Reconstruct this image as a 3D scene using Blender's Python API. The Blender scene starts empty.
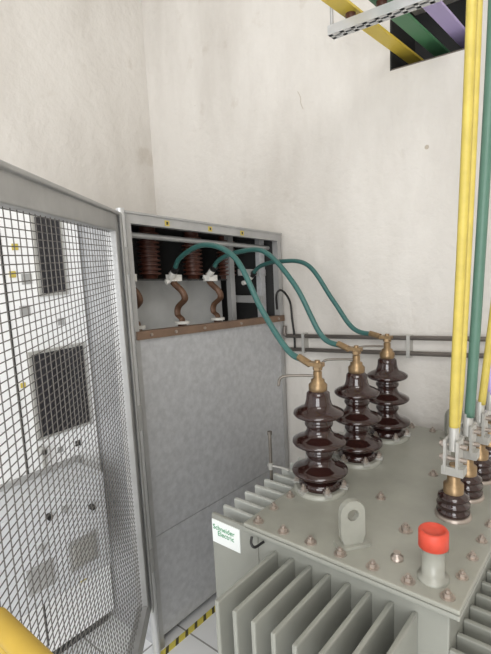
import bpy, math, random
from mathutils import Vector, Matrix
random.seed(4)
# ---------------------------------------------------------------- materials
def mat(name, col, rough=0.5, metal=0.0, var=0.0, vscale=6.0, bump=0.0, bscale=40.0, col2=None, spec=0.5, coat=0.0):
    m = bpy.data.materials.new(name); m.use_nodes = True
    nt = m.node_tree; b = nt.nodes['Principled BSDF']
    b.inputs['Roughness'].default_value = rough
    b.inputs['Metallic'].default_value = metal
    b.inputs['Specular IOR Level'].default_value = spec
    b.inputs['Coat Weight'].default_value = coat
    c = (*col, 1)
    b.inputs['Base Color'].default_value = c
    tc = nt.nodes.new('ShaderNodeTexCoord')
    if var > 0 or col2:
        n = nt.nodes.new('ShaderNodeTexNoise'); n.inputs['Scale'].default_value = vscale
        n.inputs['Detail'].default_value = 6; n.inputs['Roughness'].default_value = .6
        nt.links.new(tc.outputs['Object'], n.inputs['Vector'])
        r = nt.nodes.new('ShaderNodeValToRGB')
        r.color_ramp.elements[0].position = .35; r.color_ramp.elements[1].position = .68
        c2 = col2 if col2 else tuple(x*(1-var) for x in col)
        r.color_ramp.elements[0].color = (*c2, 1); r.color_ramp.elements[1].color = c
        nt.links.new(n.outputs['Fac'], r.inputs['Fac']); nt.links.new(r.outputs['Color'], b.inputs['Base Color'])
    if bump > 0:
        n2 = nt.nodes.new('ShaderNodeTexNoise'); n2.inputs['Scale'].default_value = bscale; n2.inputs['Detail'].default_value = 5
        nt.links.new(tc.outputs['Object'], n2.inputs['Vector'])
        bp = nt.nodes.new('ShaderNodeBump'); bp.inputs['Strength'].default_value = bump; bp.inputs['Distance'].default_value = .01
        nt.links.new(n2.outputs['Fac'], bp.inputs['Height']); nt.links.new(bp.outputs['Normal'], b.inputs['Normal'])
    return m
def s(r, g, b):
    f = lambda v: (v/255/12.92 if v/255 <= .04045 else ((v/255+.055)/1.055)**2.4)
    return (f(r), f(g), f(b))
M = {}
M['zinc'] = mat('galvanised_steel', s(194,195,197), .42, .25, .2, 34, .05, 60)
M['zinc2'] = mat('galvanised_frame', s(178,178,177), .4, .35, .16, 10)
M['post'] = mat('bright_zinc_post', s(206,207,207), .35, .4, .1, 10)
M['finz'] = mat('pale_left_fins', s(190,192,186), .35, .1, .1, 10)  # paler than the tank, for the left fins behind the first
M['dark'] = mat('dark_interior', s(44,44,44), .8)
M['innerlight'] = mat('inner_zinc_sheet', s(198,199,198), .6, 0, .15, 8)
M['black'] = mat('black_plastic', s(28,27,27), .45)
M['rail'] = mat('brown_insulating_bar', s(122,98,80), .5, 0, .25, 12)
M['resin'] = mat('brown_resin', s(88,52,40), .4, 0, .25, 8)
M['copper'] = mat('aged_copper', s(100,72,54), .5, .3, .3, 20)
M['brass'] = mat('aged_brass', s(164,138,104), .38, .75, .4, 25)
M['porc'] = mat('brown_glazed_porcelain', s(46,26,23), .1, 0, .15, 6, coat=.5)
M['tank'] = mat('grey_green_paint', s(148,149,141), .38, 0, .1, 5, .02, 30)
M['lid'] = mat('grey_green_lid_paint', s(158,158,148), .28, 0, .2, 5, .03, 20)
M['bolt'] = mat('zinc_bolt', s(180,168,158), .35, .6, .25, 30)
M['teal'] = mat('teal_cable_sheath', s(54,98,94), .38, 0, .12, 10)
M['white'] = mat('white_panel_paint', s(240,240,240), .4, 0, .03, 5)
M['box'] = mat('light_grey_box_paint', s(206,208,211), .4, 0, .04, 5)
M['glass'] = mat('dark_window', s(46,44,48), .3)
M['red'] = mat('red_cap', s(206,74,54), .5, 0, .12, 30)
M['yellow'] = mat('yellow_insulation', s(204,184,88), .5, 0, .22, 14)
M['yrail'] = mat('yellow_rail_paint', s(190,158,62), .5, 0, .15, 8)
M['green'] = mat('green_insulation', s(84,120,104), .45, 0, .15, 14)
M['violet'] = mat('violet_paint', s(178,164,210), .45)
M['yellow2'] = mat('yellow_busbar_paint', s(220,194,78), .45)
M['green2'] = mat('green_busbar_paint', s(80,132,94), .45)
M['wire'] = mat('mesh_wire', s(108,105,101), .5, .3)
M['pipe'] = mat('steel_conduit', s(124,117,111), .4, .3, .25, 8)
M['labw'] = mat('white_label', s(240,244,242), .4)
M['labg'] = mat('label_green', s(60,150,100), .5)
M['clear'] = mat('grey_clamp', s(186,185,180), .35, .5)
M['horn'] = mat('steel_rod', s(124,118,110), .4, .5, .2, 20)
M['sleeve'] = mat('white_sleeve', s(218,216,210), .5)
M['crack'] = mat('plaster_crack', s(186,176,162), .9)

def plaster(name, base, dark):
    m = bpy.data.materials.new(name); m.use_nodes = True; nt = m.node_tree; b = nt.nodes['Principled BSDF']
    b.inputs['Roughness'].default_value = .85; b.inputs['Specular IOR Level'].default_value = .2
    tc = nt.nodes.new('ShaderNodeTexCoord')
    def noise(sc, det, rough=.5, vec=None):
        n = nt.nodes.new('ShaderNodeTexNoise'); n.inputs['Scale'].default_value = sc; n.inputs['Detail'].default_value = det; n.inputs['Roughness'].default_value = rough
        nt.links.new(vec or tc.outputs['Object'], n.inputs['Vector']); return n
    mp = nt.nodes.new('ShaderNodeMapping'); mp.inputs['Scale'].default_value = (1.6, 1.6, .5); nt.links.new(tc.outputs['Object'], mp.inputs['Vector'])
    n1 = noise(1.4, 9, .62, mp.outputs['Vector']); n2 = noise(22, 4); n3 = noise(4.2, 8, .6); n4 = noise(9, 2)
    def ramp(src, p0, c0, p1, c1):
        r = nt.nodes.new('ShaderNodeValToRGB'); r.color_ramp.elements[0].position = p0; r.color_ramp.elements[1].position = p1
        r.color_ramp.elements[0].color = (*c0, 1); r.color_ramp.elements[1].color = (*c1, 1); nt.links.new(src, r.inputs['Fac']); return r.outputs['Color']
    def mul(a_, b_, f):
        mx = nt.nodes.new('ShaderNodeMix'); mx.data_type = 'RGBA'; mx.blend_type = 'MULTIPLY'; mx.inputs[0].default_value = f
        nt.links.new(a_, mx.inputs[6]); nt.links.new(b_, mx.inputs[7]); return mx.outputs[2]
    c = ramp(n1.outputs['Fac'], .34, dark, .62, base)
    c = mul(c, ramp(n3.outputs['Fac'], .27, (.68, .62, .55), .36, (1, 1, 1)), .35)
    c = mul(c, ramp(n4.outputs['Fac'], .20, (.42, .36, .3), .225, (1, 1, 1)), .6)
    nt.links.new(c, b.inputs['Base Color'])
    bp = nt.nodes.new('ShaderNodeBump'); bp.inputs['Strength'].default_value = .5; bp.inputs['Distance'].default_value = .012
    ad = nt.nodes.new('ShaderNodeMath'); ad.operation = 'ADD'
    nt.links.new(n2.outputs['Fac'], ad.inputs[0]); nt.links.new(n3.outputs['Fac'], ad.inputs[1])
    nt.links.new(ad.outputs[0], bp.inputs['Height']); nt.links.new(bp.outputs['Normal'], b.inputs['Normal'])
    return m
M['wall'] = plaster('painted_plaster', s(222,218,212), s(204,199,192))
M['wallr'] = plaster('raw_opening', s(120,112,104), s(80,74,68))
def tiles():
    m = bpy.data.materials.new('white_floor_tiles'); m.use_nodes = True; nt = m.node_tree; b = nt.nodes['Principled BSDF']
    b.inputs['Roughness'].default_value = .35
    tc = nt.nodes.new('ShaderNodeTexCoord'); br = nt.nodes.new('ShaderNodeTexBrick')
    br.offset = 0; br.inputs['Scale'].default_value = 1; br.inputs['Brick Width'].default_value = .3; br.inputs['Row Height'].default_value = .3
    br.inputs['Mortar Size'].default_value = .004
    br.inputs['Color1'].default_value = (*s(240,240,240), 1); br.inputs['Color2'].default_value = (*s(232,233,233), 1); br.inputs['Mortar'].default_value = (*s(150,148,145), 1)
    nt.links.new(tc.outputs['Object'], br.inputs['Vector']); nt.links.new(br.outputs['Color'], b.inputs['Base Color'])
    return m
M['tiles'] = tiles()
def stripes():
    m = bpy.data.materials.new('hazard_tape'); m.use_nodes = True; nt = m.node_tree; b = nt.nodes['Principled BSDF']
    tc = nt.nodes.new('ShaderNodeTexCoord'); w = nt.nodes.new('ShaderNodeTexWave'); w.bands_direction = 'DIAGONAL'; w.inputs['Scale'].default_value = 11
    nt.links.new(tc.outputs['Object'], w.inputs['Vector'])
    r = nt.nodes.new('ShaderNodeValToRGB'); r.color_ramp.interpolation = 'CONSTANT'
    r.color_ramp.elements[0].color = (*s(90,84,60), 1); r.color_ramp.elements[1].position = .22; r.color_ramp.elements[1].color = (*s(222,206,96), 1)
    nt.links.new(w.outputs['Fac'], r.inputs['Fac']); nt.links.new(r.outputs['Color'], b.inputs['Base Color'])
    return m
M['tape'] = stripes()

# ---------------------------------------------------------------- mesh builder
class MB:
    def __init__(self): self.v = []; self.f = []; self.m = []; self.sm = []; self.mats = []
    def mi(self, k):
        if k not in self.mats: self.mats.append(k)
        return self.mats.index(k)
    def add(self, vs, fs, k, smooth=False):
        o = len(self.v); self.v += [Vector(p) for p in vs]; i = self.mi(k)
        for q in fs: self.f.append([o+a for a in q]); self.m.append(i); self.sm.append(smooth)
    def box(self, x0, x1, y0, y1, z0, z1, k):
        vs = [(x, y, z) for z in (z0, z1) for y in (y0, y1) for x in (x0, x1)]
        self.add(vs, [(0,2,3,1),(4,5,7,6),(0,1,5,4),(2,6,7,3),(0,4,6,2),(1,3,7,5)], k)
    def obox(self, o, ax, ay, az, k):
        o, ax, ay, az = map(Vector, (o, ax, ay, az))
        vs = [o, o+ax, o+ay, o+ax+ay, o+az, o+ax+az, o+ay+az, o+ax+ay+az]
        self.add(vs, [(0,2,3,1),(4,5,7,6),(0,1,5,4),(2,6,7,3),(0,4,6,2),(1,3,7,5)], k)
    def cyl(self, p0, p1, r0, k, r1=None, n=16, smooth=True):
        p0, p1 = Vector(p0), Vector(p1); r1 = r0 if r1 is None else r1
        d = (p1-p0).normalized(); u = d.orthogonal().normalized(); w = d.cross(u)
        vs = []
        for p, r in ((p0, r0), (p1, r1)):
            for i in range(n):
                a = 2*math.pi*(i+.5)/n; vs.append(p+(u*math.cos(a)+w*math.sin(a))*r)
        self.add(vs, [(i, (i+1) % n, n+(i+1) % n, n+i) for i in range(n)], k, smooth)
        self.add(vs[:n], [tuple(range(n))[::-1]], k); self.add(vs[n:], [tuple(range(n))], k)
    def lathe(self, c, prof, k, n=32, axis=(0,0,1), smooth=True):
        c = Vector(c); d = Vector(axis).normalized(); u = d.orthogonal().normalized(); w = d.cross(u)
        vs = []
        for r, z in prof:
            for i in range(n):
                a = 2*math.pi*i/n; vs.append(c+d*z+(u*math.cos(a)+w*math.sin(a))*r)
        fs = []
        for j in range(len(prof)-1):
            for i in range(n): fs.append((j*n+i, j*n+(i+1) % n, (j+1)*n+(i+1) % n, (j+1)*n+i))
        self.add(vs, fs, k, smooth)
        self.add(vs[:n], [tuple(range(n))[::-1]], k); self.add(vs[-n:], [tuple(range(n))], k)
    def tube(self, pts, r, k, n=10, sub=8, flat=1.0):
        P = [Vector(p) for p in pts]
        if sub > 1 and len(P) > 2:
            Q = []
            E = [P[0]*2-P[1]]+P+[P[-1]*2-P[-2]]
            for i in range(1, len(E)-2):
                for j in range(sub):
                    t = j/sub; a, b, c, d = E[i-1], E[i], E[i+1], E[i+2]
                    Q.append(.5*((2*b)+(c-a)*t+(2*a-5*b+4*c-d)*t*t+(3*b-a-3*c+d)*t**3))
            Q.append(P[-1]); P = Q
        vs = []; u = None
        for i, p in enumerate(P):
            d = (P[min(i+1, len(P)-1)]-P[max(i-1, 0)]).normalized()
            u = d.orthogonal().normalized() if u is None else (u-d*u.dot(d)).normalized()
            w = d.cross(u)
            for j in range(n):
                a = 2*math.pi*j/n; vs.append(p+(u*math.cos(a)+w*math.sin(a)*flat)*r)
        fs = [(i*n+j, i*n+(j+1) % n, (i+1)*n+(j+1) % n, (i+1)*n+j) for i in range(len(P)-1) for j in range(n)]
        fs += [tuple(range(n))[::-1], tuple((len(P)-1)*n+j for j in range(n))]
        self.add(vs, fs, k, True)
    def hexbolt(self, x, y, z, r=.012, h=.012, k='bolt'):
        self.cyl((x, y, z), (x, y, z+.003), r*1.6, k, n=16); self.cyl((x, y, z+.003), (x, y, z+.003+h), r, k, n=6, smooth=False)
        self.cyl((x, y, z+.003+h), (x, y, z+.010+h), r*.5, k, n=8)
    def build(self, name, parent=None, bevel=0, warp=None):
        if warp: self.v = [warp(p) for p in self.v]
        mn = Vector([min(p[i] for p in self.v) for i in range(3)]); mx = Vector([max(p[i] for p in self.v) for i in range(3)])
        c = Vector(((mn.x+mx.x)/2, (mn.y+mx.y)/2, mn.z))
        me = bpy.data.meshes.new(name); me.from_pydata([p-c for p in self.v], [], self.f)
        for k in self.mats: me.materials.append(M[k])
        for p, i, sm in zip(me.polygons, self.m, self.sm): p.material_index = i; p.use_smooth = sm
        me.update()
        import bmesh
        bm = bmesh.new(); bm.from_mesh(me); bmesh.ops.recalc_face_normals(bm, faces=bm.faces); bm.to_mesh(me); bm.free()
        ob = bpy.data.objects.new(name, me); bpy.context.scene.collection.objects.link(ob)
        if parent: ob.parent = parent; ob.location = c-parent.location
        else: ob.location = c
        if bevel:
            b = ob.modifiers.new('bevel', 'BEVEL'); b.width = bevel; b.segments = 2; b.limit_method = 'ANGLE'; b.angle_limit = math.radians(50)
        return ob

WY = 2.14   # back wall
WX = -2.5   # left wall
CZ = 3.8
# ---------------------------------------------------------------- room
a = MB(); a.box(WX-.1, 3.1, -3.5, WY+.3, -.1, 0, 'tiles'); a.build('floor')
a = MB(); a.box(WX-.2, WX, -3.5, WY+.3, 0, CZ, 'wall'); a.build('wall_left')
OX0, OX1, OZ0, OZ1 = -.9, -.55, 2.41, 2.72
a = MB()
a.box(WX, OX0, WY, WY+.3, 0, CZ, 'wall'); a.box(OX1, 3.1, WY, WY+.3, 0, CZ, 'wall')
a.box(OX0, OX1, WY, WY+.3, 0, OZ0, 'wall'); a.box(OX0, OX1, WY, WY+.3, OZ1, CZ, 'wall')
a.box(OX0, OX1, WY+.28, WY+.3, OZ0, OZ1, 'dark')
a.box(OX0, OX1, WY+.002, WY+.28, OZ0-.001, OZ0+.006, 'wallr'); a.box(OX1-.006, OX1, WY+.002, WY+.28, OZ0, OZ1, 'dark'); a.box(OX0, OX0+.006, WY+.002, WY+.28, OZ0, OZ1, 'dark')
a.tube([(-1.375,WY,2.44), (-1.36,WY,2.41), (-1.358,WY,2.38), (-1.345,WY,2.35)], .0016, 'crack', n=5)
a.lathe((-.738, WY-.001, 2.066), [(.010, 0), (.007, .003)], 'crack', n=7, axis=(0, 1, 0))
a.build('wall_back')
a = MB(); a.box(3.1, 3.3, -3.5, WY+.3, 0, CZ, 'wall'); a.build('wall_right')
a = MB(); a.box(WX-.2, 3.3, -3.5, WY+.3, CZ, CZ+.15, 'wall'); a.build('ceiling')

# ---------------------------------------------------------------- galvanised cabinet
CX = -1.5; Y0, Y1 = 1.13, 2.12; CT = 1.826
warp = lambda p: Vector((p.x, p.y, p.z*(1-.043*(p.y-Y0))))
a = MB()
a.box(WX+.02, CX, Y0, Y0+.02, 0, CT, 'zinc'); a.box(WX+.02, CX, Y1-.02, Y1, 0, CT, 'zinc')
a.box(WX+.02, WX+.04, Y0, Y1, 0, CT, 'zinc'); a.box(WX+.02, CX+.012, Y0-.005, Y1+.003, CT, CT+.008, 'zinc2')
a.box(CX-.03, CX+.006, Y0, Y1, CT-.036, CT, 'zinc2')
a.box(CX-.03, CX+.004, Y0, Y0+.022, 0, CT-.036, 'zinc2'); a.box(CX-.03, CX+.004, Y1-.03, Y1, 0, CT-.036, 'zinc2')
a.box(CX-.02, CX, Y0+.022, Y1-.03, .512, 1.345, 'zinc'); a.box(CX-.02, CX-.002, Y0+.022, Y1-.03, .05, .508, 'zinc')
a.box(CX-.04, CX-.015, Y0+.03, Y1-.03, .5, .52, 'zinc2')
a.box(CX-.02, CX+.014, Y0+.005, Y1-.002, 1.345, 1.378, 'rail')
a.box(WX+.04, CX-.02, Y0+.02, Y1-.02, 1.30, 1.315, 'innerlight')
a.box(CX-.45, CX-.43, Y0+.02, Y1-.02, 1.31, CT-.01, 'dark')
a.box(CX-.30, CX-.295, Y0+.02, Y1-.16, 1.315, 1.575, 'innerlight')
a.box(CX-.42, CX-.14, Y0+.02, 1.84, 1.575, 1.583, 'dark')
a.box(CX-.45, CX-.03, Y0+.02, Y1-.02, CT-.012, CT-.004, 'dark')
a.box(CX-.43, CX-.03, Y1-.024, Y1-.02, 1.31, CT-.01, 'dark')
a.box(CX-.20, CX-.17, 1.90, 1.935, 1.31, CT-.01, 'zinc2'); a.box(CX-.10, CX-.07, 2.03, 2.07, 1.31, CT-.01, 'zinc')
a.box(CX-.10, CX-.08, 1.88, 2.09, 1.60, 1.635, 'zinc2'); a.box(CX-.25, CX-.05, 2.0, 2.02, 1.45, 1.49, 'zinc2')
a.cyl((CX-.06, Y0+.03, 1.755), (CX-.06, Y1-.03, 1.755), .012, 'zinc2')
for y in (1.2, 1.33, 1.5, 1.75, 1.95, 2.06):
    a.cyl((CX+.014, y, 1.362), (CX+.02, y, 1.362), .007, 'bolt', n=6, smooth=False)
for y in (1.33, 1.58, 1.80):
    a.box(CX+.006, CX+.0075, y-.012, y+.012, CT-.03, CT-.008, 'yellow')
    a.box(CX+.0075, CX+.008, y-.005, y+.005, CT-.025, CT-.013, 'black')
for y, x in ((1.215, CX-.1), (1.465, CX-.1), (1.70, CX-.1)):
    pts = [(x-.03, y-.01, 1.585), (x-.01, y-.012, 1.56), (x+.028, y-.004, 1.525), (x+.032, y+.004, 1.49), (x-.012, y+.004, 1.455), (x-.016, y, 1.42), (x+.01, y, 1.40), (x+.01, y, 1.375)]
    a.tube(pts, .015, 'copper', n=8, flat=.45)
    a.cyl((x+.01, y, 1.378), (x+.01, y, 1.39), .034, 'sleeve', n=14); a.cyl((x+.01, y, 1.31), (x+.01, y, 1.378), .02, 'resin')
    a.box(x-.045, x-.005, y-.03, y+.03, 1.572, 1.602, 'sleeve'); a.cyl((x-.025, y-.02, 1.602), (x-.025, y-.02, 1.612), .008, 'bolt', n=6, smooth=False)
for y in (1.41, 1.68, 1.93):
    prof = []
    z = 1.60
    while z < 1.79:
        prof += [(.036, z), (.05, z+.004), (.05, z+.010), (.036, z+.014)]; z += .020
    a.lathe((CX-.22, y, 0), [(.03, 1.583)]+prof+[(.036, CT-.012)], 'resin', n=22)
cab = a.build('galvanised_switchgear_cabinet', bevel=.002, warp=warp)

# ---------------------------------------------------------------- white panel behind mesh door
PX = -1.8
a = MB(); a.box(WX+.02, PX, -.6, 1.115, .06, 1.9, 'white'); a.box(WX+.05, PX-.03, -.58, 1.1, 0, .06, 'dark')
for y in (.18, .80):
    a.box(PX, PX+.003, y-.003, y+.003, .1, 1.88, 'dark')
def win(y0, y1, z0, z1):
    a.box(PX, PX+.012, y0-.012, y1+.012, z0-.012, z1+.012, 'clear'); a.box(PX+.012, PX+.015, y0, y1, z0, z1, 'glass')
    y = y0+.01
    while y < y1-.006:
        a.box(PX+.015, PX+.019, y, y+.003, z0, z1, 'black'); y += .018
win(.93, 1.03, 1.54, 1.83); win(.86, 1.08, .98, 1.31)
a.box(PX+.001, PX+.20, .35, 1.0, .44, .83, 'box'); a.box(PX+.20, PX+.205, .37, .98, .46, .81, 'box')
a.box(PX, PX+.02, .33, 1.02, .42, .85, 'zinc2')
for y, z, k in ((.76,.76,'black'),(.82,.76,'zinc2'),(.93,.72,'black'),(.72,.66,'zinc2')):
    a.cyl((PX+.205, y, z), (PX+.225, y, z), .011, k)
a.box(PX+.205, PX+.21, .82, .94, .50, .62, 'zinc2'); a.box(PX+.21, PX+.214, .835, .925, .515, .605, 'clear')
a.box(PX+.205, PX+.21, .66, .76, .50, .60, 'zinc2')
for y, z, k, w_ in ((.85,1.72,'yellow',.012),(.83,1.62,'yellow',.012),(.88,1.60,'zinc2',.02),(.86,1.48,'zinc2',.02),(1.02,.9,'black',.012),(.94,.9,'zinc2',.012),(.82,1.2,'yellow',.01),(.98,.3,'yellow',.015),(.9,.3,'black',.01),(1.0,1.42,'zinc2',.014)):
    a.box(PX, PX+.004, y-w_, y+w_, z-w_, z+w_, k)
a.cyl((PX, .855, .93), (PX+.04, .855, .93), .014, 'clear'); a.box(PX+.03, PX+.04, .845, .865, .86, .94, 'clear')
a.build('white_control_panel', bevel=.003)

# ---------------------------------------------------------------- mesh door
H = Vector((-1.5+.012, 1.10, 0)); d = Vector((.673, -.7396, 0)).normalized(); n_ = Vector((d.y, -d.x, 0))
n_ = -n_ if n_.dot(Vector((0,0,0))-H) > 0 else n_
W = 1.32; ZT, ZB = 1.82, .24
a = MB()
def fr(s0, s1, z0, z1, th=.04, off=0, k='zinc2'):
    a.obox(H+d*s0+n_*off+Vector((0,0,z0)), d*(s1-s0), n_*th, Vector((0,0,z1-z0)), k)
fr(0, .09, ZB, ZT); fr(W-.06, W, ZB, ZT); fr(.09, W-.06, ZT-.065, ZT); fr(.09, W-.06, ZB, ZB+.065)
fr(.005, W, ZT-.008, ZT+.004, th=.055, off=-.01)
fr(.0, .05, ZB, ZT, th=.006, off=-.012)
door = a.build('wire_mesh_door')
bb = door.modifiers.new('b', 'BEVEL'); bb.width = .003; bb.segments = 2
a = MB()
sx = .085
while sx < W-.055:
    p = H+d*sx+n_*.02; a.cyl(p+Vector((0,0,ZB+.06)), p+Vector((0,0,ZT-.06)), .0012, 'wire', n=5); sx += .030
z = ZB+.06
while z < ZT-.06:
    p = H+n_*.0218+Vector((0,0,z)); a.cyl(p+d*.085, p+d*(W-.055), .0012, 'wire', n=5); z += .0165
a.build('wire_mesh', parent=door)
a = MB()
hp = Vector((-1.478, 1.095, 0))
a.cyl(hp+Vector((0,0,.0)), hp+Vector((0,0,1.84)), .015, 'post', n=18)
for z in (.4, 1.0, 1.6): a.cyl(hp+Vector((0,0,z)), hp+Vector((0,0,z+.1)), .0185, 'zinc2', n=18)
a.build('hinge_post', parent=door)

# ---------------------------------------------------------------- transformer
LZ = .87; LX0, LX1, LY0, LY1 = -.87, -.262, .99, 2.03
a = MB()
a.box(LX0, LX1, LY0, LY1, LZ-.012, LZ, 'lid')
a.box(LX0, LX1, LY0, LY1, LZ-.027, LZ-.014, 'tank')
TX0, TX1, TY0, TY1 = LX0+.03, LX1-.03, LY0+.03, LY1-.03
a.box(TX0, TX1, TY0, TY1, .12, LZ-.026, 'tank')
FT = .80
nf = 8
for i in range(nf):
    x = -.775+i*.058; a.box(x-.0065, x+.0065, TY0-.255, TY0, .16, FT, 'tank')
a.box(-.785, -.365, TY0-.25, TY0-.24, .25, .27, 'tank')
y = TY0+.006; i = 0
while y < TY1-.02:
    a.box(TX0-.19, TX0, y-.007, y+.007, .16, LZ-.035, 'tank' if i == 0 else 'finz'); a.box(TX1, TX1+.12, y-.007, y+.007, .16, .74, 'tank'); y += .056; i += 1
for x in (TX0+.08, TX1-.14):
    a.box(x, x+.06, TY0-.05, TY1+.05, .07, .12, 'tank')
    for yy in (TY0+.1, TY1-.15): a.cyl((x+.01, yy, .05), (x+.05, yy, .05), .05, 'black', n=24)
tank = a.build('oil_transformer', bevel=.0035)
a = MB(); a.box(TX0-.186, TX0-.07, TY0-.0035, TY0-.0005, LZ-.13, LZ-.052, 'labw')
lab = a.build('maker_label', parent=tank)
tx = bpy.data.curves.new('label_text', 'FONT'); tx.body = 'Schneider\n   Electric'; tx.size = .023; tx.extrude = .0004; tx.space_line = .8
to = bpy.data.objects.new('label_text', tx); bpy.context.scene.collection.objects.link(to); tx.materials.append(M['labg'])
to.parent = tank; to.location = Vector((TX0-.182, TY0-.0042, LZ-.083))-tank.location; to.rotation_euler = (math.pi/2, 0, 0)
a = MB()
nx = 7
for i in range(nx):
    x = LX0+.035+i*(LX1-LX0-.07)/(nx-1)
    a.hexbolt(x, LY0+.03, LZ, .0105, .009)
    a.hexbolt(x, LY1-.028, LZ, .009, .009)
for i in range(1, 11):
    yy = LY0+.028+i*(LY1-LY0-.056)/11; a.hexbolt(LX0+.028, yy, LZ, .009, .009); a.hexbolt(LX1-.028, yy, LZ, .009, .009)
a.hexbolt(-.47, 1.22, LZ, .012, .012); a.hexbolt(-.6, 1.35, LZ, .01, .01); a.hexbolt(-.36, 1.19, LZ, .01, .01); a.hexbolt(-.52, 1.6, LZ, .01, .008)
a.build('lid_bolts', parent=tank)
a = MB()
a.tube([(-.835, LY0-.004, LZ-.03), (-.83, LY0-.014, LZ-.045), (-.82, LY0-.010, LZ-.055), (-.81, LY0+.02, LZ-.05)], .004, 'black', n=8)
a.build('sensor_lead', parent=tank)
def lug(x, y, name):
    b = MB(); w = .034; h = .13
    outer = [(-w, 0), (w, 0)]+[(w*math.cos(t), h-w+w*math.sin(t)) for t in [i*math.pi/12 for i in range(13)]]
    N = 24; vs = []; cz = h-w-.006
    hole = [(.016*math.cos(t), cz+.016*math.sin(t)) for t in [i*2*math.pi/N for i in range(N)]]
    ring = []
    for i in range(N):
        t = i*2*math.pi/N; dx, dz = math.cos(t), math.sin(t); best = 1e9
        for j in range(len(outer)):
            p, q = outer[j], outer[(j+1) % len(outer)]
            ex, ez = q[0]-p[0], q[1]-p[1]; den = dx*ez-dz*ex
            if abs(den) < 1e-9: continue
            tt = ((p[0])*ez-(p[1]-cz)*ex)/den; uu = ((p[0])*dz-(p[1]-cz)*dx)/den
            if tt > 0 and -1e-6 <= uu <= 1+1e-6: best = min(best, tt)
        ring.append((dx*best, cz+dz*best))
    th = .009; ca, sa = math.cos(.9), math.sin(.9)
    def P(px, pz, o): return Vector((x+px*ca-o*sa, y+px*sa+o*ca, LZ+pz))
    for o in (-th, th):
        for q in hole: vs.append(P(q[0], q[1], o))
        for q in ring: vs.append(P(q[0], q[1], o))
    fs = []
    for i in range(N):
        j = (i+1) % N
        fs.append((i, j, N+j, N+i)); fs.append((2*N+i, 3*N+i, 3*N+j, 2*N+j)); fs.append((i, 2*N+i, 2*N+j, j)); fs.append((N+i, N+j, 3*N+j, 3*N+i))
    b.add(vs, fs, 'lid')
    q0 = P(-.045, 0, -.02); b.obox(q0, P(.045, 0, -.02)-q0, P(-.045, 0, .02)-q0, Vector((0, 0, .008)), 'lid')
    b.build(name, parent=tank)
lug(-.559, 1.074, 'lifting_lug_1'); lug(-.56, 1.96, 'lifting_lug_2')
a = MB(); fx, fy = -.344, 1.065
a.lathe((fx, fy, LZ), [(.036, 0), (.036, .008), (.026, .010), (.026, .084), (.028, .086)], 'lid', n=28)
a.lathe((fx, fy, LZ), [(.029, .082), (.034, .084), (.034, .122), (.031, .126), (.026, .126), (.024, .121), (.005, .121)], 'red', n=28)
a.build('oil_filler', parent=tank)
a = MB(); a.lathe((-.44, 1.085, LZ), [(.016, 0), (.016, .008), (.009, .01), (.009, .02)], 'bolt', n=16)
a.build('gauge_pocket', parent=tank)
def hv(x, y, name, ang):
    b = MB()
    b.lathe((x, y, LZ), [(.088, 0), (.088, .010), (.080, .014)], 'lid', n=36)
    for i in range(6):
        t = i*math.pi/3+.3; b.hexbolt(x+.078*math.cos(t), y+.078*math.sin(t), LZ+.02, .009, .012)
        b.obox(Vector((x+.056*math.cos(t)+.011*math.sin(t), y+.056*math.sin(t)-.011*math.cos(t), LZ+.012)), Vector((math.cos(t), math.sin(t), 0))*.036, Vector((-math.sin(t), math.cos(t), 0))*.022, Vector((0,0,.012)), 'clear')
    prof = [(.064, .012), (.070, .018), (.070, .032), (.058, .040), (.046, .046)]
    for zz, R in ((.072, .092), (.172, .088), (.268, .082)):
        prof += [(.043, zz-.016), (.050, zz-.014), (R*.95, zz-.012), (R, zz-.006), (R*.985, zz), (R*.80, zz+.009), (R*.56, zz+.018), (.042, zz+.030), (.039, zz+.042)]
        if zz < .26: prof += [(.045, zz+.050), (.0465, zz+.056), (.045, zz+.062), (.039, zz+.068)]
    prof += [(.037, .33), (.028, .338)]
    b.lathe((x, y, LZ), prof, 'porc', n=40)
    b.lathe((x, y, LZ), [(.026, .334), (.03, .341), (.03, .358), (.022, .366), (.022, .374), (.014, .378), (.014, .40), (.009, .402), (.009, .437)], 'brass', n=20)
    b.cyl((x, y, LZ+.405), (x, y, LZ+.417), .016, 'brass', n=6, smooth=False)
    b.box(x-.03, x+.02, y-.012, y+.012, LZ+.417, LZ+.43, 'brass')
    dx, dy = math.cos(ang), math.sin(ang)
    b.tube([(x, y, LZ+.385), (x+dx*.06, y+dy*.06, LZ+.388), (x+dx*.115, y+dy*.115, LZ+.384), (x+dx*.128, y+dy*.128, LZ+.355)], .0045, 'horn', n=8)
    b.build(name, parent=tank)
for i, y in enumerate((1.299, 1.571, 1.845)): hv(-.79, y, 'hv_bushing_%d' % (i+1), math.radians(215))
LVY = (1.372, 1.512, 1.655, 1.79)
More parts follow.
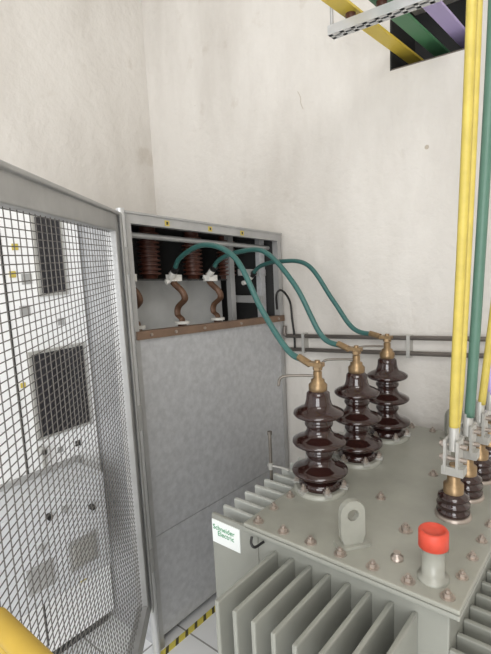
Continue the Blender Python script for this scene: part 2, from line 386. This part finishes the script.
for i, y in enumerate(LVY):
    b = MB(); x = -.388
    b.lathe((x, y, LZ), [(.05, 0), (.05, .008), (.044, .01)], 'bolt', n=24)
    b.lathe((x, y, LZ), [(.04, .008), (.046, .016), (.046, .022), (.034, .028), (.046, .036), (.046, .043), (.034, .05), (.044, .058), (.042, .066), (.028, .074)], 'porc', n=28)
    b.lathe((x, y, LZ), [(.028, .072), (.028, .10), (.018, .104), (.018, .125), (.013, .127), (.013, .16)], 'brass', n=20)
    b.box(x-.03, x+.03, y-.02, y+.02, LZ+.13, LZ+.155, 'clear')
    b.box(x-.024, x-.016, y-.024, y+.024, LZ+.14, LZ+.235, 'clear'); b.box(x+.010, x+.018, y-.024, y+.024, LZ+.14, LZ+.235, 'clear')
    for zz in (.175, .215):
        b.cyl((x-.04, y, LZ+zz), (x+.034, y, LZ+zz), .007, 'bolt', n=8); b.cyl((x-.032, y, LZ+zz), (x-.024, y, LZ+zz), .013, 'bolt', n=6, smooth=False)
    b.cyl((x-.002, y, LZ+.2), (x-.002, y, LZ+.27), .014, 'clear', n=14)
    b.build('lv_bushing_%d' % (i+1), parent=tank)
a = MB()
rx, ry = -1.025, 1.340
a.tube([(rx, ry, .80), (rx, ry, .90), (rx, ry, 1.0)], .0062, 'horn'); a.cyl((rx, ry, .995), (rx, ry, 1.007), .009, 'horn')
a.tube([(rx-.015, ry, .872), (rx+.05, ry, .878), (rx+.08, ry, .874)], .0045, 'clear'); a.cyl((rx, ry, .86), (rx, ry, .885), .010, 'clear')
a.build('earthing_rod', parent=tank)

# ---------------------------------------------------------------- HV cables
def cable(pts, r, k, name):
    b = MB(); b.tube(pts, r, k, n=14, sub=10)
    P = [Vector(p) for p in pts]
    dd = (P[-2]-P[-1]).normalized(); b.cyl(P[-1]-dd*.02, P[-1]+dd*.03, r*1.15, 'brass', n=14)
    dd = (P[1]-P[0]).normalized(); b.cyl(P[0]-dd*.03, P[0]+dd*.006, r*1.5, 'sleeve', n=14); b.cyl(P[0]+dd*.006, P[0]+dd*.03, r*1.5, 'black', n=14)
    b.cyl(P[0]-dd*.055, P[0]-dd*.03, r*.8, 'clear', n=10); b.cyl(P[0]-dd*.062+Vector((0,-.02,0)), P[0]-dd*.05+Vector((0,.02,0)), .012, 'sleeve', n=10)
    return b.build(name)
cable([(-1.59,1.434,1.59), (-1.52,1.418,1.655), (-1.345,1.389,1.698), (-1.167,1.36,1.641), (-1.037,1.34,1.455), (-.92,1.322,1.325), (-.84,1.307,1.297)], .0105, 'teal', 'high_voltage_cable')
cable([(-1.59,1.68,1.585), (-1.53,1.67,1.635), (-1.40,1.652,1.665), (-1.232,1.63,1.659), (-1.07,1.607,1.52), (-.945,1.59,1.33), (-.84,1.575,1.297)], .0105, 'teal', 'high_voltage_cable')
cable([(-1.59,1.975,1.54), (-1.52,1.965,1.59), (-1.38,1.944,1.612), (-1.203,1.916,1.591), (-1.063,1.894,1.433), (-.955,1.875,1.315), (-.84,1.85,1.297)], .0105, 'teal', 'high_voltage_cable')

# ---------------------------------------------------------------- LV cables
def lv(pts, k, name, r=.018):
    b = MB(); b.tube(pts, r, k, n=14, sub=8); return b.build(name)
b = MB()
b.tube([(-.39,1.372,1.13), (-.388,1.372,1.3), (-.374,1.37,1.8), (-.365,1.37,2.3), (-.36,1.37,3.0), (-.35,1.37,3.79)], .013, 'yellow', n=14)
b.tube([(-.388,1.385,1.12), (-.378,1.392,1.3), (-.364,1.392,1.8), (-.355,1.392,2.3), (-.349,1.392,3.0), (-.339,1.392,3.79)], .010, 'yellow', n=14)
b.build('low_voltage_cable')
lv([(-.385,1.512,1.13), (-.378,1.512,1.3), (-.360,1.51,1.8), (-.347,1.51,2.3), (-.34,1.51,3.0), (-.33,1.51,3.79)], 'green', 'low_voltage_cable', .015)
lv([(-.385,1.655,1.13), (-.370,1.655,1.3), (-.335,1.655,1.7), (-.290,1.655,2.3), (-.28,1.655,3.79)], 'yellow', 'low_voltage_cable', .012)
lv([(-.385,1.79,1.13), (-.386,1.79,1.3), (-.28,1.79,1.8), (-.24,1.79,3.79)], 'violet', 'low_voltage_cable', .014)

# ---------------------------------------------------------------- wall conduits
a = MB()
for z0, z1 in ((1.208, 1.255), (1.135, 1.185)):
    a.tube([(-1.47, WY-.03, z0), (-.3, WY-.03, z1+.02), (.8, WY-.03, z1+.06)], .0105, 'pipe', n=12, sub=1)
for x in (-1.36, -.80, -.2, .5):
    zc = 1.172+(x+1.47)*.05
    a.box(x-.008, x+.008, WY-.044, WY, zc-.050, zc+.052, 'clear')
a.tube([(-1.47, WY-.03, 1.208), (-1.485, WY-.03, 1.22), (-1.488, WY-.02, 1.26)], .0105, 'pipe')
a.build('wall_conduit_pair')
a = MB()
a.tube([(-1.485, 2.05, 1.36), (-1.47, 2.03, 1.44), (-1.45, 2.05, 1.46), (-1.43, 2.09, 1.40), (-1.425, 2.10, 1.30), (-1.42, 2.108, 1.21), (-1.42, 2.11, 1.14)], .006, 'black')
a.build('black_earth_cable')

# ---------------------------------------------------------------- busbars + support
a = MB()
for x, k in ((-.85, 'yellow2'), (-.735, 'green2'), (-.62, 'violet')):
    a.box(x-.03, x+.03, .9, WY+.26, 2.475, 2.485, k)
    a.cyl((x, 1.68, 2.4525), (x, 1.68, 2.475), .018, 'resin', n=12)
a.build('painted_busbars', bevel=.001)
a = MB(); yy = 1.68; zb = 2.42
a.box(-.93, -.4, yy-.024, yy-.021, zb, zb+.032, 'post'); a.box(-.93, -.4, yy+.021, yy+.024, zb, zb+.032, 'post')
x = -.93
while x < -.42:
    a.box(x, x+.016, yy-.021, yy+.021, zb, zb+.003, 'post'); x += .044
a.box(-.93, -.4, yy-.021, yy-.007, zb, zb+.003, 'post'); a.box(-.93, -.4, yy+.007, yy+.021, zb, zb+.003, 'post')
a.box(-.93, -.4, yy-.02, yy+.02, zb+.029, zb+.032, 'dark')
for x in (-.945, -.42): a.cyl((x+.02, yy, zb+.01), (x+.02, yy, CZ), .006, 'zinc2', n=10)
a.build('slotted_support_channel')

# ---------------------------------------------------------------- rail, tape
a = MB(); a.cyl((-.655, .225, 1.174), (.9, .225, 1.174), .016, 'yrail', n=20)
for x in (-.64, .85): a.cyl((x, .225, 0), (x, .225, 1.174), .013, 'yrail', n=20)
a.build('yellow_guard_rail')
a = MB(); a.box(-1.488, -1.46, .2, 2.1, .0005, .003, 'tape'); a.build('hazard_floor_tape')

# ---------------------------------------------------------------- light
w = bpy.data.worlds.new('World'); bpy.context.scene.world = w; w.use_nodes = True
w.node_tree.nodes['Background'].inputs[0].default_value = (.95, .975, 1, 1); w.node_tree.nodes['Background'].inputs[1].default_value = 1.35
def area(name, loc, tgt, size, power, col=(1,1,1)):
    l = bpy.data.lights.new(name, 'AREA'); l.size = size; l.energy = power; l.color = col
    o = bpy.data.objects.new(name, l); bpy.context.scene.collection.objects.link(o); o.location = loc
    o.rotation_euler = (Vector(tgt)-Vector(loc)).to_track_quat('-Z', 'Y').to_euler()
area('added_upper_light', (.6, -.6, 3.6), (-.9, 1.2, .5), 1.6, 52, (1, .99, .97))  # area light added high behind the camera; no fixture is built
area('added_front_light', (1.2, -2.8, 1.7), (-1, 1.6, 1.0), 2.4, 112, (.98, .99, 1))  # soft area light added at the open front; no doorway is built

# ---------------------------------------------------------------- camera
cam = bpy.data.cameras.new('camera'); co = bpy.data.objects.new('camera', cam); bpy.context.scene.collection.objects.link(co)
th, p, r = math.radians(39.8), math.radians(8.5), math.radians(2.7)
Fh = Vector((-math.sin(th), math.cos(th), 0)); R = Vector((math.cos(th), math.sin(th), 0))
F = Fh*math.cos(p)-Vector((0,0,1))*math.sin(p); U = R.cross(F)
R2 = R*math.cos(r)-U*math.sin(r); U2 = U*math.cos(r)+R*math.sin(r)
mt = Matrix((R2, U2, -F)).transposed().to_4x4(); mt.translation = Vector((0, 0, 1.65)); co.matrix_world = mt
cam.sensor_fit = 'VERTICAL'; cam.sensor_height = 24; cam.lens = 24*480/654; cam.clip_start = .02
bpy.context.scene.camera = co
bpy.context.scene.view_settings.view_transform = 'Standard'
